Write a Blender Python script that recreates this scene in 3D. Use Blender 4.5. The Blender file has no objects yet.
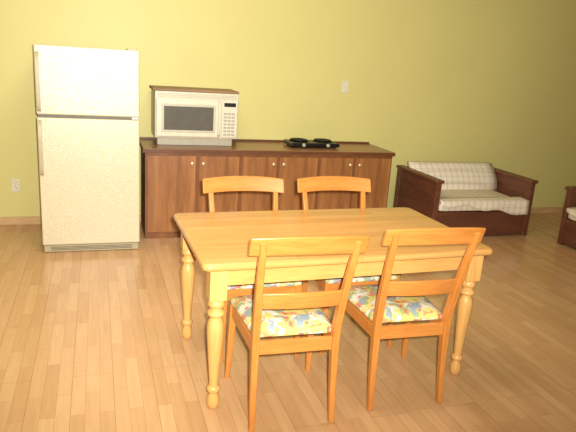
import bpy, bmesh, math, random
from mathutils import Vector, Matrix
random.seed(3)
scene=bpy.context.scene
scene.view_settings.view_transform='Standard'
COL=bpy.context.collection
def lin(c):
    return tuple(((x/255)/12.92 if x/255<=.04045 else ((x/255+.055)/1.055)**2.4) for x in c)+(1,)
# ---------------------------------------------------------------- materials
class NT:
    def __init__(s,name,rough=.5,spec=.5):
        s.m=bpy.data.materials.new(name);s.m.use_nodes=True;s.t=s.m.node_tree
        s.b=s.t.nodes['Principled BSDF'];s.b.inputs['Roughness'].default_value=rough
        s.b.inputs['Specular IOR Level'].default_value=spec
    def n(s,ty,**k):
        n=s.t.nodes.new(ty)
        for a,v in k.items():
            if hasattr(n,a): setattr(n,a,v)
        return n
    def l(s,a,b): s.t.links.new(a,b)
    def coord(s,out='Object',scale=(1,1,1),rot=(0,0,0)):
        tc=s.n('ShaderNodeTexCoord');mp=s.n('ShaderNodeMapping')
        mp.inputs['Scale'].default_value=scale;mp.inputs['Rotation'].default_value=rot
        s.l(tc.outputs[out],mp.inputs['Vector']);return mp.outputs[0]
    def noise(s,v,scale=5,detail=4,rough=.55,dist=0):
        n=s.n('ShaderNodeTexNoise');n.inputs['Scale'].default_value=scale;n.inputs['Detail'].default_value=detail
        n.inputs['Roughness'].default_value=rough;n.inputs['Distortion'].default_value=dist
        if v is not None:s.l(v,n.inputs['Vector'])
        return n
    def ramp(s,f,stops,interp='LINEAR'):
        r=s.n('ShaderNodeValToRGB');r.color_ramp.interpolation=interp
        e=r.color_ramp.elements
        while len(e)<len(stops):e.new(.5)
        for i,(p,c) in enumerate(stops):
            e[i].position=p;e[i].color=c
        s.l(f,r.inputs[0]);return r.outputs[0]
    def mix(s,f,a,b,mode='MIX'):
        m=s.n('ShaderNodeMix');m.data_type='RGBA';m.blend_type=mode
        if isinstance(f,(int,float)):m.inputs[0].default_value=f
        else:s.l(f,m.inputs[0])
        for i,x in ((6,a),(7,b)):
            if isinstance(x,tuple):m.inputs[i].default_value=x
            else:s.l(x,m.inputs[i])
        return m.outputs[2]
    def bump(s,h,st=.2,d=.01):
        b=s.n('ShaderNodeBump');b.inputs['Strength'].default_value=st;b.inputs['Distance'].default_value=d
        s.l(h,b.inputs['Height']);s.l(b.outputs[0],s.b.inputs['Normal'])
    def base(s,c):
        if isinstance(c,tuple):s.b.inputs['Base Color'].default_value=c
        else:s.l(c,s.b.inputs['Base Color'])
def plain(name,c,rough=.5,spec=.5,metal=0,var=.06):
    t=NT(name,rough,spec);t.b.inputs['Metallic'].default_value=metal
    v=t.coord();n=t.noise(v,14,3)
    a=lin(c);d=tuple(x*(1-var*2) for x in a[:3])+(1,)
    t.base(t.ramp(n.outputs[0],[(.3,d),(.7,a)]));return t.m
def wood(name,c1,c2,axis='X',rough=.4,freq=18,spec=.45,coat=0):
    t=NT(name,rough,spec)
    sc={'X':(.12,1,1),'Y':(1,.12,1),'Z':(1,1,.12)}[axis]
    v=t.coord('Object',sc)
    n=t.noise(v,freq,6,.6,.6);n2=t.noise(v,freq*5,3)
    a=t.ramp(n.outputs[0],[(.3,lin(c1)),(.68,lin(c2))])
    g=t.ramp(n2.outputs[0],[(.3,(.86,.84,.81,1)),(.6,(1,1,1,1))])
    t.base(t.mix(1.0,a,g,'MULTIPLY'))
    t.b.inputs['Coat Weight'].default_value=coat;t.b.inputs['Coat Roughness'].default_value=.15
    t.bump(n2.outputs[0],.05,.002);return t.m

# wall paint
t=NT('wall_paint_yellow_green',.5,.4);v=t.coord()
n=t.noise(v,.7,3);n2=t.noise(v,60,3)
t.base(t.ramp(n.outputs[0],[(.3,lin((210,200,127))),(.7,lin((215,206,132)))]));t.bump(n2.outputs[0],.15,.003);WALL=t.m
CEIL=plain('ceiling_paint',(230,227,218),.8)
# floor laminate, strips run along Y
t=NT('laminate_floor',.3,.5)
v=t.coord('Object',(1,1,1),(0,0,math.pi/2))
def brick(w,h,off,c1,c2,mort,ms):
    b=t.n('ShaderNodeTexBrick');b.offset=off;b.offset_frequency=2
    t.l(v,b.inputs['Vector']);b.inputs['Scale'].default_value=1
    b.inputs['Brick Width'].default_value=w;b.inputs['Row Height'].default_value=h
    b.inputs['Mortar Size'].default_value=ms;b.inputs['Mortar Smooth'].default_value=.2
    b.inputs['Color1'].default_value=c1;b.inputs['Color2'].default_value=c2;b.inputs['Mortar'].default_value=mort
    b.inputs['Bias'].default_value=0;return b
b1=brick(.48,.065,.37,lin((215,173,125)),lin((200,156,108)),lin((182,138,93)),.001)
b2=brick(1.3,.195,.5,(1,1,1,1),(.95,.94,.92,1),(.74,.68,.62,1),.0015)
vg=t.coord('Object',(1,.08,1));g=t.noise(vg,45,5,.6,.4)
gc=t.ramp(g.outputs[0],[(.3,(.89,.86,.81,1)),(.65,(1,1,1,1))])
c=t.mix(1.0,b1.outputs[0],b2.outputs[0],'MULTIPLY');c=t.mix(.85,c,gc,'MULTIPLY')
t.base(c);r=t.n('ShaderNodeMapRange');r.inputs['To Min'].default_value=.18;r.inputs['To Max'].default_value=.28
t.l(g.outputs[0],r.inputs['Value']);t.l(r.outputs[0],t.b.inputs['Roughness']);FLOOR=t.m
BASEB=wood('baseboard_wood',(200,162,114),(216,180,132),'X',.45)
t=NT('fridge_enamel',.25,.6);v=t.coord();n=t.noise(v,110,2);t.base(lin((208,197,164)));t.bump(n.outputs[0],.5,.004);FRIDGE=t.m
FRIDGE_D=plain('fridge_trim_beige',(182,170,136),.45)
GASKET=plain('fridge_gasket_grey',(84,78,66),.7)
CHROME=plain('chrome',(200,195,180),.25,.5,.9)
SEAM=plain('fridge_seam_grey',(120,112,94),.5)
# table
t=NT('table_maple',.24,.5);v=t.coord('Object')
b=t.n('ShaderNodeTexBrick');t.l(v,b.inputs['Vector']);b.offset=.43
for k,x in (('Scale',1),('Brick Width',.75),('Row Height',.072),('Mortar Size',.0006),('Mortar Smooth',.4)):b.inputs[k].default_value=x
b.inputs['Color1'].default_value=lin((206,154,90));b.inputs['Color2'].default_value=lin((192,140,76));b.inputs['Mortar'].default_value=lin((172,120,62))
vg=t.coord('Object',(.1,1,1));g=t.noise(vg,30,6,.6,.5)
t.base(t.mix(.9,b.outputs[0],t.ramp(g.outputs[0],[(.3,(.84,.8,.73,1)),(.65,(1,1,1,1))]),'MULTIPLY'));TTOP=t.m
TLEG=wood('table_leg_maple',(208,156,86),(220,170,100),'Z',.32,14)
TAPR=wood('table_apron_maple',(198,146,78),(210,160,92),'X',.32,14)
CHZ=wood('chair_oak_vertical',(186,115,50),(200,132,63),'Z',.3,16)
CHX=wood('chair_oak_horizontal',(186,115,50),(202,134,65),'X',.3,16)
CABD=wood('cabinet_door_wood',(124,76,40),(174,118,66),'Z',.42,8)
CABF=wood('cabinet_frame_wood',(112,67,36),(142,91,52),'Z',.42,9)
CTOP=wood('countertop_laminate',(138,94,62),(160,115,78),'X',.3,20)
CEDGE=wood('countertop_edge',(94,57,34),(112,70,42),'X',.4,20)
KNOB=plain('knob_brass',(215,200,160),.3,.5,.4)
MWB=plain('microwave_plastic',(220,212,186),.4)
MWD=plain('microwave_trim',(196,189,165),.45)
MWG=plain('microwave_window',(100,98,90),.15,.6)
MWK=plain('microwave_keys',(170,165,150),.5)
DARK=plain('display_black',(22,22,22),.3)
BLACK=plain('hotplate_black',(20,19,18),.35)
COIL=plain('burner_coil',(38,34,32),.5,.5,.5)
BOARD=wood('board_brown',(130,100,66),(160,126,88),'X',.6,12)
SOFW=wood('sofa_dark_wood',(94,55,38),(120,73,50),'Y',.4,12)
SOFR=wood('sofa_rail_wood',(94,55,38),(116,71,48),'X',.4,12)
PLATE=plain('outlet_plastic',(224,218,194),.4)
# sofa plaid throw
t=NT('plaid_throw_fabric',.9,.15);v=t.coord()
def lines(axis):
    w=t.n('ShaderNodeTexWave');w.wave_type='BANDS';w.bands_direction=axis;w.inputs['Scale'].default_value=4.5
    w.inputs['Distortion'].default_value=.4;t.l(v,w.inputs['Vector']);return t.ramp(w.outputs['Fac'],[(.82,(1,1,1,1)),(.98,(.85,.81,.75,1))])
cc=t.mix(1.0,lin((236,226,205)),lines('X'),'MULTIPLY');cc=t.mix(.8,cc,lines('Y'),'MULTIPLY');cc=t.mix(.6,cc,lines('Z'),'MULTIPLY')
n=t.noise(v,90,2);t.bump(n.outputs[0],.4,.004);t.base(cc);PLAID=t.m
# floral fabric
t=NT('floral_cushion_fabric',.85,.2);v=t.coord()
dn=t.noise(v,16,2)
wv=t.mix(.06,v,dn.outputs['Color'])
def blobs(scale,seedoff,lo,hi):
    mp=t.n('ShaderNodeMapping');mp.inputs['Location'].default_value=(seedoff,seedoff*1.7,seedoff*.6);t.l(wv,mp.inputs['Vector'])
    n=t.noise(mp.outputs[0],scale,2,.5);return t.ramp(n.outputs[0],[(lo,(0,0,0,1)),(hi,(1,1,1,1))])
c=t.mix(blobs(12,0,.42,.48),lin((210,206,182)),lin((206,189,106)))
c=t.mix(blobs(14,3.3,.53,.59),c,lin((152,162,106)))
c=t.mix(blobs(17,7.1,.58,.63),c,lin((204,138,94)))
c=t.mix(blobs(15,11.9,.57,.62),c,lin((140,152,158)))
c=t.mix(blobs(22,15.3,.62,.66),c,lin((184,104,90)))
c=t.mix(blobs(18,21,.57,.61),c,lin((212,208,192)))
t.base(c);FLORAL=t.m

# ---------------------------------------------------------------- geometry helpers
def empty(name,loc=(0,0,0),rz=0):
    e=bpy.data.objects.new(name,None);e.location=loc;e.rotation_euler=(0,0,rz);e.empty_display_size=.1;COL.objects.link(e);return e
def finish(name,bm,mat,parent=None,bevel=0,seg=2,smooth=True,loc=None,subsurf=0):
    bmesh.ops.recalc_face_normals(bm,faces=bm.faces)
    me=bpy.data.meshes.new(name);bm.to_mesh(me);bm.free()
    mats=mat if isinstance(mat,list) else [mat]
    for m in mats:me.materials.append(m)
    o=bpy.data.objects.new(name,me);COL.objects.link(o)
    if parent:o.parent=parent
    if loc:o.location=loc
    if smooth:
        for p in me.polygons:p.use_smooth=True
    if bevel:
        b=o.modifiers.new('b','BEVEL');b.width=bevel;b.segments=seg;b.limit_method='ANGLE';b.angle_limit=math.radians(40);b.harden_normals=True
    if subsurf:
        s=o.modifiers.new('s','SUBSURF');s.levels=subsurf;s.render_levels=subsurf
    return o
def box(name,p,lo,hi,mat,bevel=.003,seg=2,rot=None):
    bm=bmesh.new();bmesh.ops.create_cube(bm,size=1)
    c=[(a+b)/2 for a,b in zip(lo,hi)];s=[abs(b-a) for a,b in zip(lo,hi)]
    for v in bm.verts:v.co=Vector((v.co.x*s[0],v.co.y*s[1],v.co.z*s[2]))
    o=finish(name,bm,mat,p,bevel,seg,smooth=bevel>0,loc=c)
    if rot:o.rotation_euler=rot
    return o
def loft(name,p,rings,mat,bevel=0,caps=True):
    bm=bmesh.new();R=[[bm.verts.new(q) for q in r] for r in rings];k=len(rings[0])
    for a,b in zip(R,R[1:]):
        for i in range(k):bm.faces.new((a[i],a[(i+1)%k],b[(i+1)%k],b[i]))
    if caps:bm.faces.new(R[0]);bm.faces.new(R[-1])
    return finish(name,bm,mat,p,bevel,2)
def lathe(name,p,prof,mat,loc,seg=28,axis='Z'):
    rings=[]
    for z,r in prof:
        ring=[]
        for i in range(seg):
            a=2*math.pi*i/seg;x,y=r*math.cos(a),r*math.sin(a)
            q=(x,y,z) if axis=='Z' else (x,-z,y)
            ring.append(q)
        rings.append(ring)
    o=loft(name,p,rings,mat);o.location=loc
    o.modifiers.new('e','EDGE_SPLIT').split_angle=math.radians(50);return o
def cr(pts,t):
    n=len(pts)-1;s=min(int(t*n),n-1);u=t*n-s
    P=[pts[max(s-1,0)],pts[s],pts[s+1],pts[min(s+2,n)]]
    return tuple(.5*((2*b)+(-a+c)*u+(2*a-5*b+4*c-d)*u*u+(-a+3*b-3*c+d)*u**3) for a,b,c,d in zip(*P))
def post(name,p,pts,mat,bevel=.006,n=24):
    rings=[]
    for i in range(n+1):
        x,y,z,w,d=cr(pts,i/n)
        x2,y2,z2,_,_=cr(pts,min(1,i/n+.01));x1,y1,z1,_,_=cr(pts,max(0,i/n-.01))
        T=Vector((0,y2-y1,z2-z1)).normalized();N=Vector((0,T.z,-T.y))
        c=Vector((x,y,z));X=Vector((1,0,0))
        rings.append([c+X*w/2*a+N*d/2*b for a,b in ((-1,-1),(1,-1),(1,1),(-1,1))])
    return loft(name,p,rings,mat,bevel)
def rail(name,p,f,mat,bevel=.006,n=24):
    rings=[]
    for i in range(n+1):
        x,y,z0,z1,th,lean=f(i/n*2-1)
        rings.append([(x,y-th/2+lean/2,z0),(x,y+th/2+lean/2,z0),(x,y+th/2-lean/2,z1),(x,y-th/2-lean/2,z1)])
    return loft(name,p,rings,mat,bevel)
def tube(name,p,pts,r,mat,cyclic=False):
    cu=bpy.data.curves.new(name,'CURVE');cu.dimensions='3D';s=cu.splines.new('POLY');s.points.add(len(pts)-1)
    for q,a in zip(s.points,pts):q.co=(*a,1)
    s.use_cyclic_u=cyclic;cu.bevel_depth=r;cu.bevel_resolution=3;cu.materials.append(mat)
    o=bpy.data.objects.new(name,cu);COL.objects.link(o)
    if p:o.parent=p
    return o
def cushion(name,p,corners,z0,z1,mat,dome=.03,n=14,edge=.02):
    bm=bmesh.new()
    (ax,ay),(bx,by),(cx,cy),(dx,dy)=corners
    def P(u,v):
        return ((1-u)*(1-v)*ax+u*(1-v)*bx+u*v*cx+(1-u)*v*dx,(1-u)*(1-v)*ay+u*(1-v)*by+u*v*cy+(1-u)*v*dy)
    ctr=P(.5,.5)
    def h(u,v):
        k=(1-(abs(2*u-1))**4)*(1-(abs(2*v-1))**4)
        return z1+dome*k**.6
    top=[[bm.verts.new((*P(i/n,j/n),h(i/n,j/n))) for i in range(n+1)] for j in range(n+1)]
    for j in range(n):
        for i in range(n):bm.faces.new((top[j][i],top[j][i+1],top[j+1][i+1],top[j+1][i]))
    bd=[top[0][i] for i in range(n)]+[top[j][n] for j in range(n)]+[top[n][i] for i in range(n,0,-1)]+[top[j][0] for j in range(n,0,-1)]
    prev=bd
    for z,s in ((z1-.35*(z1-z0),1+edge),(z0+.2*(z1-z0),1+edge),(z0,1-edge)):
        cur=[bm.verts.new((ctr[0]+(v.co.x-ctr[0])*s,ctr[1]+(v.co.y-ctr[1])*s,z)) for v in bd]
        for i in range(len(bd)):
            k=(i+1)%len(bd);bm.faces.new((prev[i],prev[k],cur[k],cur[i]))
        prev=cur
    bm.faces.new(prev)
    return finish(name,bm,mat,p,0,subsurf=1)

# ---------------------------------------------------------------- room
XL,XR,YF,ZC=-2.6,6.6,-8.2,3.3
def shell(name,lo,hi,mat):return box(name,None,lo,hi,mat,0)
shell('floor',(XL-.1,YF-.1,-.1),(XR+.1,.1,0),FLOOR)
shell('wall_back',(XL-.1,0,0),(XR+.1,.1,ZC),WALL)
shell('wall_left',(XL-.1,YF,0),(XL,0,ZC),WALL)
shell('wall_right',(XR,YF,0),(XR+.1,0,ZC),WALL)
shell('wall_front',(XL-.1,YF-.1,0),(XR+.1,YF,ZC),WALL)
shell('ceiling',(XL-.1,YF-.1,ZC),(XR+.1,.1,ZC+.1),CEIL)
box('baseboard_back',None,(XL,-.014,0),(XR,0,.075),BASEB,.003)
box('baseboard_left',None,(XL,YF,0),(XL+.014,-.02,.075),BASEB,.003)
box('baseboard_right',None,(XR-.014,YF,0),(XR,-.02,.075),BASEB,.003)

# ---------------------------------------------------------------- fridge
F=empty('refrigerator',(-.437,0,0));w=.753
box('cabinet_body',F,(.004,-.775,.03),(w-.004,-.06,1.60),FRIDGE_D,.006)
box('lower_door',F,(0,-.848,.065),(w,-.79,1.083),FRIDGE,.010,4)
box('freezer_door',F,(0,-.848,1.105),(w,-.79,1.615),FRIDGE,.010,4)
box('lower_gasket',F,(.015,-.792,.09),(w-.015,-.773,1.075),GASKET,.002)
box('freezer_gasket',F,(.015,-.792,1.11),(w-.015,-.773,1.6),GASKET,.002)
box('divider_strip',F,(.006,-.80,1.078),(w-.006,-.775,1.11),SEAM,.002)
box('kick_plate',F,(.01,-.835,.004),(w-.01,-.78,.060),FRIDGE_D,.004)
for i in range(3):box('kick_grille_slot',F,(.06,-.8365,.018+i*.012),(w-.06,-.8345,.023+i*.012),GASKET,0)
for x in (.06,w-.06):
    lathe('levelling_foot',F,[(0,.02),(.03,.018)],GASKET,(x,-.74,0),12);lathe('rear_foot',F,[(0,.02),(.03,.018)],GASKET,(x,-.12,0),12)
box('hinge_cover',F,(w-.09,-.835,1.613),(w-.015,-.74,1.628),FRIDGE_D,.005)
box('mid_hinge',F,(w-.06,-.83,1.086),(w-.005,-.79,1.102),CHROME,.002)
for nm,z0,z1 in (('freezer_handle',1.13,1.56),('lower_handle',.64,1.06)):
    post(nm,F,[(.022,-.85,z0,.026,.012),(.022,-.872,z0+.04,.026,.016),(.022,-.88,(z0+z1)/2,.026,.016),(.022,-.872,z1-.04,.026,.016),(.022,-.85,z1,.026,.012)],FRIDGE_D,.005)

# ---------------------------------------------------------------- base cabinet
x0,x1,yc,hc=.372,2.775,-.545,.814
C=empty('kitchen_base_cabinet',(x0,0,0));W=x1-x0
box('carcass',C,(.01,yc+.02,.0),(W-.015,-.016,hc-.035),CABF,.002)
box('countertop',C,(-.01,-.564,hc-.035),(W,-.002,hc),CTOP,.006,3)
box('countertop_front_edge',C,(-.012,-.568,hc-.036),(W+.002,-.562,hc-.004),CEDGE,.002)
box('backsplash',C,(0,-.016,hc),(W-.02,-.002,hc+.02),CEDGE,.003)
box('bottom_frame_rail',C,(.01,yc,0),(W-.015,yc+.02,.075),CABF,.002)
box('top_frame_rail',C,(.01,yc,hc-.075),(W-.015,yc+.02,hc-.036),CABF,.002)
bx=[.012,.46,.854,1.208,1.613,1.978,W-.017]
for b in bx:
    box('stile',C,(max(.01,b-.02),yc,.075),(min(W-.015,b+.02),yc+.02,hc-.075),CABF,.002)
for i in range(6):
    a,b=bx[i]+.014,bx[i+1]-.014
    box('door',C,(a,yc-.016,.06),(b,yc-.001,hc-.062),CABD,.004)
    kx=b-.035 if i%2==0 else a+.035
    lathe('knob',C,[(0,.006),(.012,.006),(.016,.014),(.024,.015),(.029,.009),(.03,.001)],KNOB,(kx,yc-.016,hc-.125),16,'Y')

# ---------------------------------------------------------------- microwave
mw=.74;M=empty('microwave_oven',(.474,0,hc));z0=.075;z1=.482;yf=-.43
box('base_plinth',M,(.03,yf+.09,.0005),(mw-.03,-.06,z0+.002),MWD,.004)
box('casing',M,(0,yf+.03,z0),(mw,-.04,z1),MWB,.008,3)
box('front_fascia',M,(0,yf+.005,z0),(mw,yf+.032,z1),MWB,.008,3)
box('door',M,(.008,yf-.015,z0+.012),(.575,yf+.008,z1-.06),MWB,.012,4)
box('window_frame',M,(.055,yf-.019,z0+.055),(.53,yf-.012,z1-.105),MWD,.01,4)
box('window',M,(.075,yf-.021,z0+.075),(.51,yf-.016,z1-.125),MWG,.012,4)
post('door_handle',M,[(.555,yf-.02,z0+.03,.018,.012),(.555,yf-.045,z0+.06,.018,.014),(.555,yf-.05,z0+.17,.018,.014),(.555,yf-.045,z1-.1,.018,.014),(.555,yf-.02,z1-.07,.018,.012)],MWB,.004)
box('control_panel',M,(.585,yf-.012,z0+.012),(mw-.008,yf+.008,z1-.06),MWB,.008,3)
box('display',M,(.605,yf-.014,z1-.115),(mw-.028,yf-.010,z1-.08),DARK,.002)
for r in range(7):
    for c in range(3):box('key',M,(.604+c*.036,yf-.0145,z0+.035+r*.031),(.632+c*.036,yf-.011,z0+.052+r*.031),MWK,.001)
for i in range(3):box('vent_slat',M,(.02,yf-.001,z1-.05+i*.014),(mw-.02,yf+.007,z1-.044+i*.014),MWD,.001)
box('board_on_top',M,(-.02,yf+.0,z1+.001),(mw+.0,-.06,z1+.022),BOARD,.004)

# ---------------------------------------------------------------- hot plate
H=empty('electric_hot_plate',(2.0,-.27,hc))
box('base',H,(-.25,-.13,.012),(.25,.13,.05),BLACK,.012,3)
for x in (-.21,.21):
    for y in (-.09,.09):lathe('foot',H,[(0.0005,.012),(.013,.015)],BLACK,(x,y,0),12)
for x in (-.125,.125):
    lathe('drip_bowl',H,[(.048,.10),(.054,.103),(.055,.095),(.05,.085)],COIL,(x,.015,0))
    pts=[]
    for i in range(90):
        a=i/90*2*math.pi*3.5;r=.02+.065*i/90;pts.append((x+r*math.cos(a),.015+r*math.sin(a),.063))
    tube('coil',H,pts,.007,COIL)
    lathe('dial',H,[(0,.018),(.015,.016),(.018,.012)],MWK,(x,-.13,.031),16,'Y')

# ---------------------------------------------------------------- dining table
T=empty('dining_table',(1.169,-2.828,0),.0272);L,Wd=1.527,.873
def rrect(l,wd,r,n=8):
    pts=[]
    for cx,cy,a0 in ((l-r,wd-r,0),(-l+r,wd-r,90),(-l+r,-wd+r,180),(l-r,-wd+r,270)):
        for i in range(n+1):
            a=math.radians(a0+90*i/n);pts.append((cx+r*math.cos(a),cy+r*math.sin(a)))
    return pts
rings=[]
for dz,ins in ((.716,.012),(.718,.005),(.724,0),(.735,0),(.744,.003),(.749,.009),(.75,.014)):
    rings.append([(x,y,dz) for x,y in rrect(L/2-ins,Wd/2-ins,.034)])
o=loft('top',T,rings,TTOP);o.modifiers.new('e','EDGE_SPLIT').split_angle=math.radians(50)
ix,iy=L/2-.08,Wd/2-.075
for s in (-1,1):
    box('long_apron',T,(-ix,s*iy-.011+s*.01,.628),(ix,s*iy+.011+s*.01,.7155),TAPR,.002)
    box('short_apron',T,(s*ix-.011+s*.01,-iy,.628),(s*ix+.011+s*.01,iy,.7155),TLEG,.002)
prof=[(.0005,.020),(.006,.026),(.03,.031),(.06,.029),(.078,.021),(.086,.021),(.092,.030),(.104,.033),(.116,.030),(.122,.022),(.135,.022),(.2,.026),(.3,.033),(.38,.039),(.42,.040),(.45,.036),(.47,.026),(.476,.026),(.48,.036),(.492,.041),(.504,.036),(.508,.028),(.52,.027),(.526,.036),(.54,.040),(.553,.034),(.558,.03),(.565,.038)]
for sx in (-1,1):
    for sy in (-1,1):
        lathe('turned_leg',T,prof,TLEG,(sx*ix,sy*iy,0))
        box('leg_block',T,(sx*ix-.04,sy*iy-.04,.562),(sx*ix+.04,sy*iy+.04,.7155),TLEG,.004)

# ---------------------------------------------------------------- chairs
def chair(x,y,rz,dz=0,hw=.25):
    E=empty('dining_chair',(x,y,0),rz)
    for s in (-1,1):
        post('back_post',E,[(s*.19,.0,0.0,.026,.03),(s*.188,.022,.2,.03,.036),(s*.186,.035,.40,.034,.046),(s*.188,.022,.52,.034,.042),(s*.195,-.02,.70,.032,.034),(s*.203,-.085,.90+dz,.028,.022)],CHZ,.005)
        post('front_leg',E,[(s*.222,.465,0,.024,.024),(s*.215,.452,.2,.032,.032),(s*.207,.44,.43,.038,.038)],CHZ,.004)
        rings=[]
        for tt in (0,1):
            xx=s*(.186+.021*tt);yy=.045+.39*tt
            rings.append([(xx-.011,yy,.362),(xx+.011,yy,.362),(xx+.011,yy,.425),(xx-.011,yy,.425)])
        loft('side_rail',E,rings,CHX,.003)
    box('front_rail',E,(-.2,.43,.362),(.2,.452,.425),CHX,.003)
    box('rear_rail',E,(-.18,.026,.362),(.18,.048,.425),CHX,.003)
    rail('crest_rail',E,lambda t:(t*hw,-.088-.030*(1-t*t)+.028,dz+.832+.008*(1-t*t),dz+.912+.014*(1-t*t)+.002*abs(t),.022,.028),CHX,.006)
    rail('mid_rail',E,lambda t:(t*.182,-.002-.028*(1-t*t),.582+dz*.5+.006*(1-t*t),.66+dz*.5+.008*(1-t*t),.017,.018),CHX,.005)
    cushion('seat_cushion',E,[(-.185,.06),(.185,.06),(.222,.465),(-.222,.465)],.426,.455,FLORAL,.032)
    return E
chair(.820,-3.432,-.04,.022,.254)
chair(1.426,-3.396,-.04,.03,.246)
chair(.83,-2.35,math.pi)
chair(1.42,-2.35,math.pi)

# ---------------------------------------------------------------- sofa
def sofa(name,x,y,rz,w=1.17):
    S=empty(name,(x,y,0),rz);d=.82
    for xa in (0,w-.055):
        box('arm_panel',S,(xa+.012,-d+.04,.05),(xa+.043,-.04,.56),SOFW,.003)
        box('arm_front_post',S,(xa,-d,0.0005),(xa+.055,-d+.08,.565),SOFW,.006)
        box('arm_rear_post',S,(xa,-.09,0.0005),(xa+.055,-.01,.565),SOFW,.006)
        box('arm_top_board',S,(xa-.015,-d-.015,.565),(xa+.075,-.005,.596),SOFW,.01,3)
        box('arm_lower_rail',S,(xa+.004,-d+.08,.03),(xa+.051,-.09,.12),SOFW,.004)
        box('arm_upper_rail',S,(xa+.004,-d+.08,.48),(xa+.051,-.09,.565),SOFW,.004)
    box('front_rail',S,(.055,-d+.01,.02),(w-.055,-d+.035,.27),SOFR,.004)
    box('rear_rail',S,(.055,-.06,.1),(w-.055,-.035,.5),SOFR,.004)
    box('slat_deck',S,(.055,-d+.035,.2),(w-.055,-.06,.225),SOFR,.003)
    cushion('seat_cushion',S,[(.062,-d+.0),(w-.062,-d+.0),(w-.062,-.2),(.062,-.2)],.272,.36,PLAID,.03,14,.005)
    rings=[];n=12
    for i in range(n+1):
        u=i/n;yb=-.27+.16*u;z=.36+.29*u
        th=.09*(math.sin(math.pi*min(max(u,.06),.94))**.35)
        rings.append([(.065+ (w-.13)*k/10,yb-th-.015*math.sin(math.pi*k/10),z) for k in range(11)]+[(.065+(w-.13)*k/10,yb+th*.4,z) for k in range(10,-1,-1)])
    loft('back_cushion',S,rings,PLAID)
    bm=bmesh.new();g=[]
    nx=24
    for j in range(8):
        row=[]
        for i in range(nx+1):
            u=i/nx;xx=.06+(w-.12)*u;drop=.03+.13*u**1.2+.015*math.sin(u*17)
            if j<3:yy=-d+.10-.045*j;zz=.40-.004*j
            else:
                k=(j-3)/4;yy=-d-.022-.01*math.sin(u*14)*k;zz=.385-drop*k
            row.append(bm.verts.new((xx,yy,zz)))
        g.append(row)
    for j in range(7):
        for i in range(nx):bm.faces.new((g[j][i],g[j][i+1],g[j+1][i+1],g[j+1][i]))
    o=finish('throw_blanket',bm,PLAID,S);m=o.modifiers.new('s','SOLIDIFY');m.thickness=.006
    return S
sofa('futon_loveseat',3.11,-.03,0)
sofa('futon_loveseat',5.25,-1.12,-math.pi/2)

# ---------------------------------------------------------------- wall plates
def outlet(name,x,z,kind):
    O=empty(name,(x,0,z));box('plate',O,(-.036,-.006,-.058),(.036,-.0005,.058),PLATE,.003)
    if kind=='outlet':
        for s in (-1,1):
            box('socket',O,(-.016,-.009,s*.024-.014),(.016,-.005,s*.024+.014),PLATE,.004)
            for k in (-.006,.006):box('slot',O,(k-.0012,-.0095,s*.024-.004),(k+.0012,-.0088,s*.024+.006),DARK,0)
    else:
        box('toggle_frame',O,(-.008,-.008,-.014),(.008,-.005,.014),PLATE,.001);box('toggle',O,(-.004,-.018,-.002),(.004,-.006,.010),PLATE,.001)
    for s in (-1,1):lathe('screw',O,[(0,.003),(.0015,.003)],CHROME,(0,-.006,s*.048 if kind!='outlet' else 0),10,'Y')
outlet('wall_outlet',-.715,.372,'outlet')
outlet('light_switch',2.422,1.393,'switch')
outlet('wall_outlet',4.9,.35,'outlet')

# ---------------------------------------------------------------- lights
def area(name,loc,size,power,col,target):
    l=bpy.data.lights.new(name,'AREA');l.shape='RECTANGLE';l.size,l.size_y=size;l.energy=power;l.color=col
    o=bpy.data.objects.new(name,l);COL.objects.link(o);o.location=loc
    o.rotation_euler=(Vector(target)-Vector(loc)).to_track_quat('-Z','Y').to_euler();return o
area('ceiling_light_a',(.5,-2.6,3.2),(1.2,1.2),54,(1,.96,.88),(.4,-2.4,0))
area('ceiling_light_b',(1.5,-6.6,3.2),(1.5,1.5),28,(1,.96,.88),(1.5,-5,0))
l=bpy.data.lights.new('camera_flash','SPOT');l.energy=1050;l.spot_size=math.radians(96);l.spot_blend=1;l.shadow_soft_size=.025;l.color=(1,.98,.92)
o=bpy.data.objects.new('camera_flash',l);COL.objects.link(o);o.location=(.05,-5.6,1.67)
o.rotation_euler=(Vector((1.3,0,1.45))-o.location).to_track_quat('-Z','Y').to_euler()

# ---------------------------------------------------------------- camera
ya,pi_,ro,f=.3276,.2636,.0677,576.34
fw=Vector((math.sin(ya)*math.cos(pi_),math.cos(ya)*math.cos(pi_),-math.sin(pi_)))
r=Vector((math.cos(ya),-math.sin(ya),0));u=r.cross(fw)
r2=r*math.cos(ro)+u*math.sin(ro);u2=-r*math.sin(ro)+u*math.cos(ro)
cd=bpy.data.cameras.new('camera');cd.sensor_width=36;cd.lens=36*f/576;cd.clip_start=.02
co=bpy.data.objects.new('camera',cd);COL.objects.link(co)
Mx=Matrix((r2,u2,-fw)).transposed().to_4x4();Mx.translation=Vector((0,-5.5899,1.621));co.matrix_world=Mx
scene.camera=co
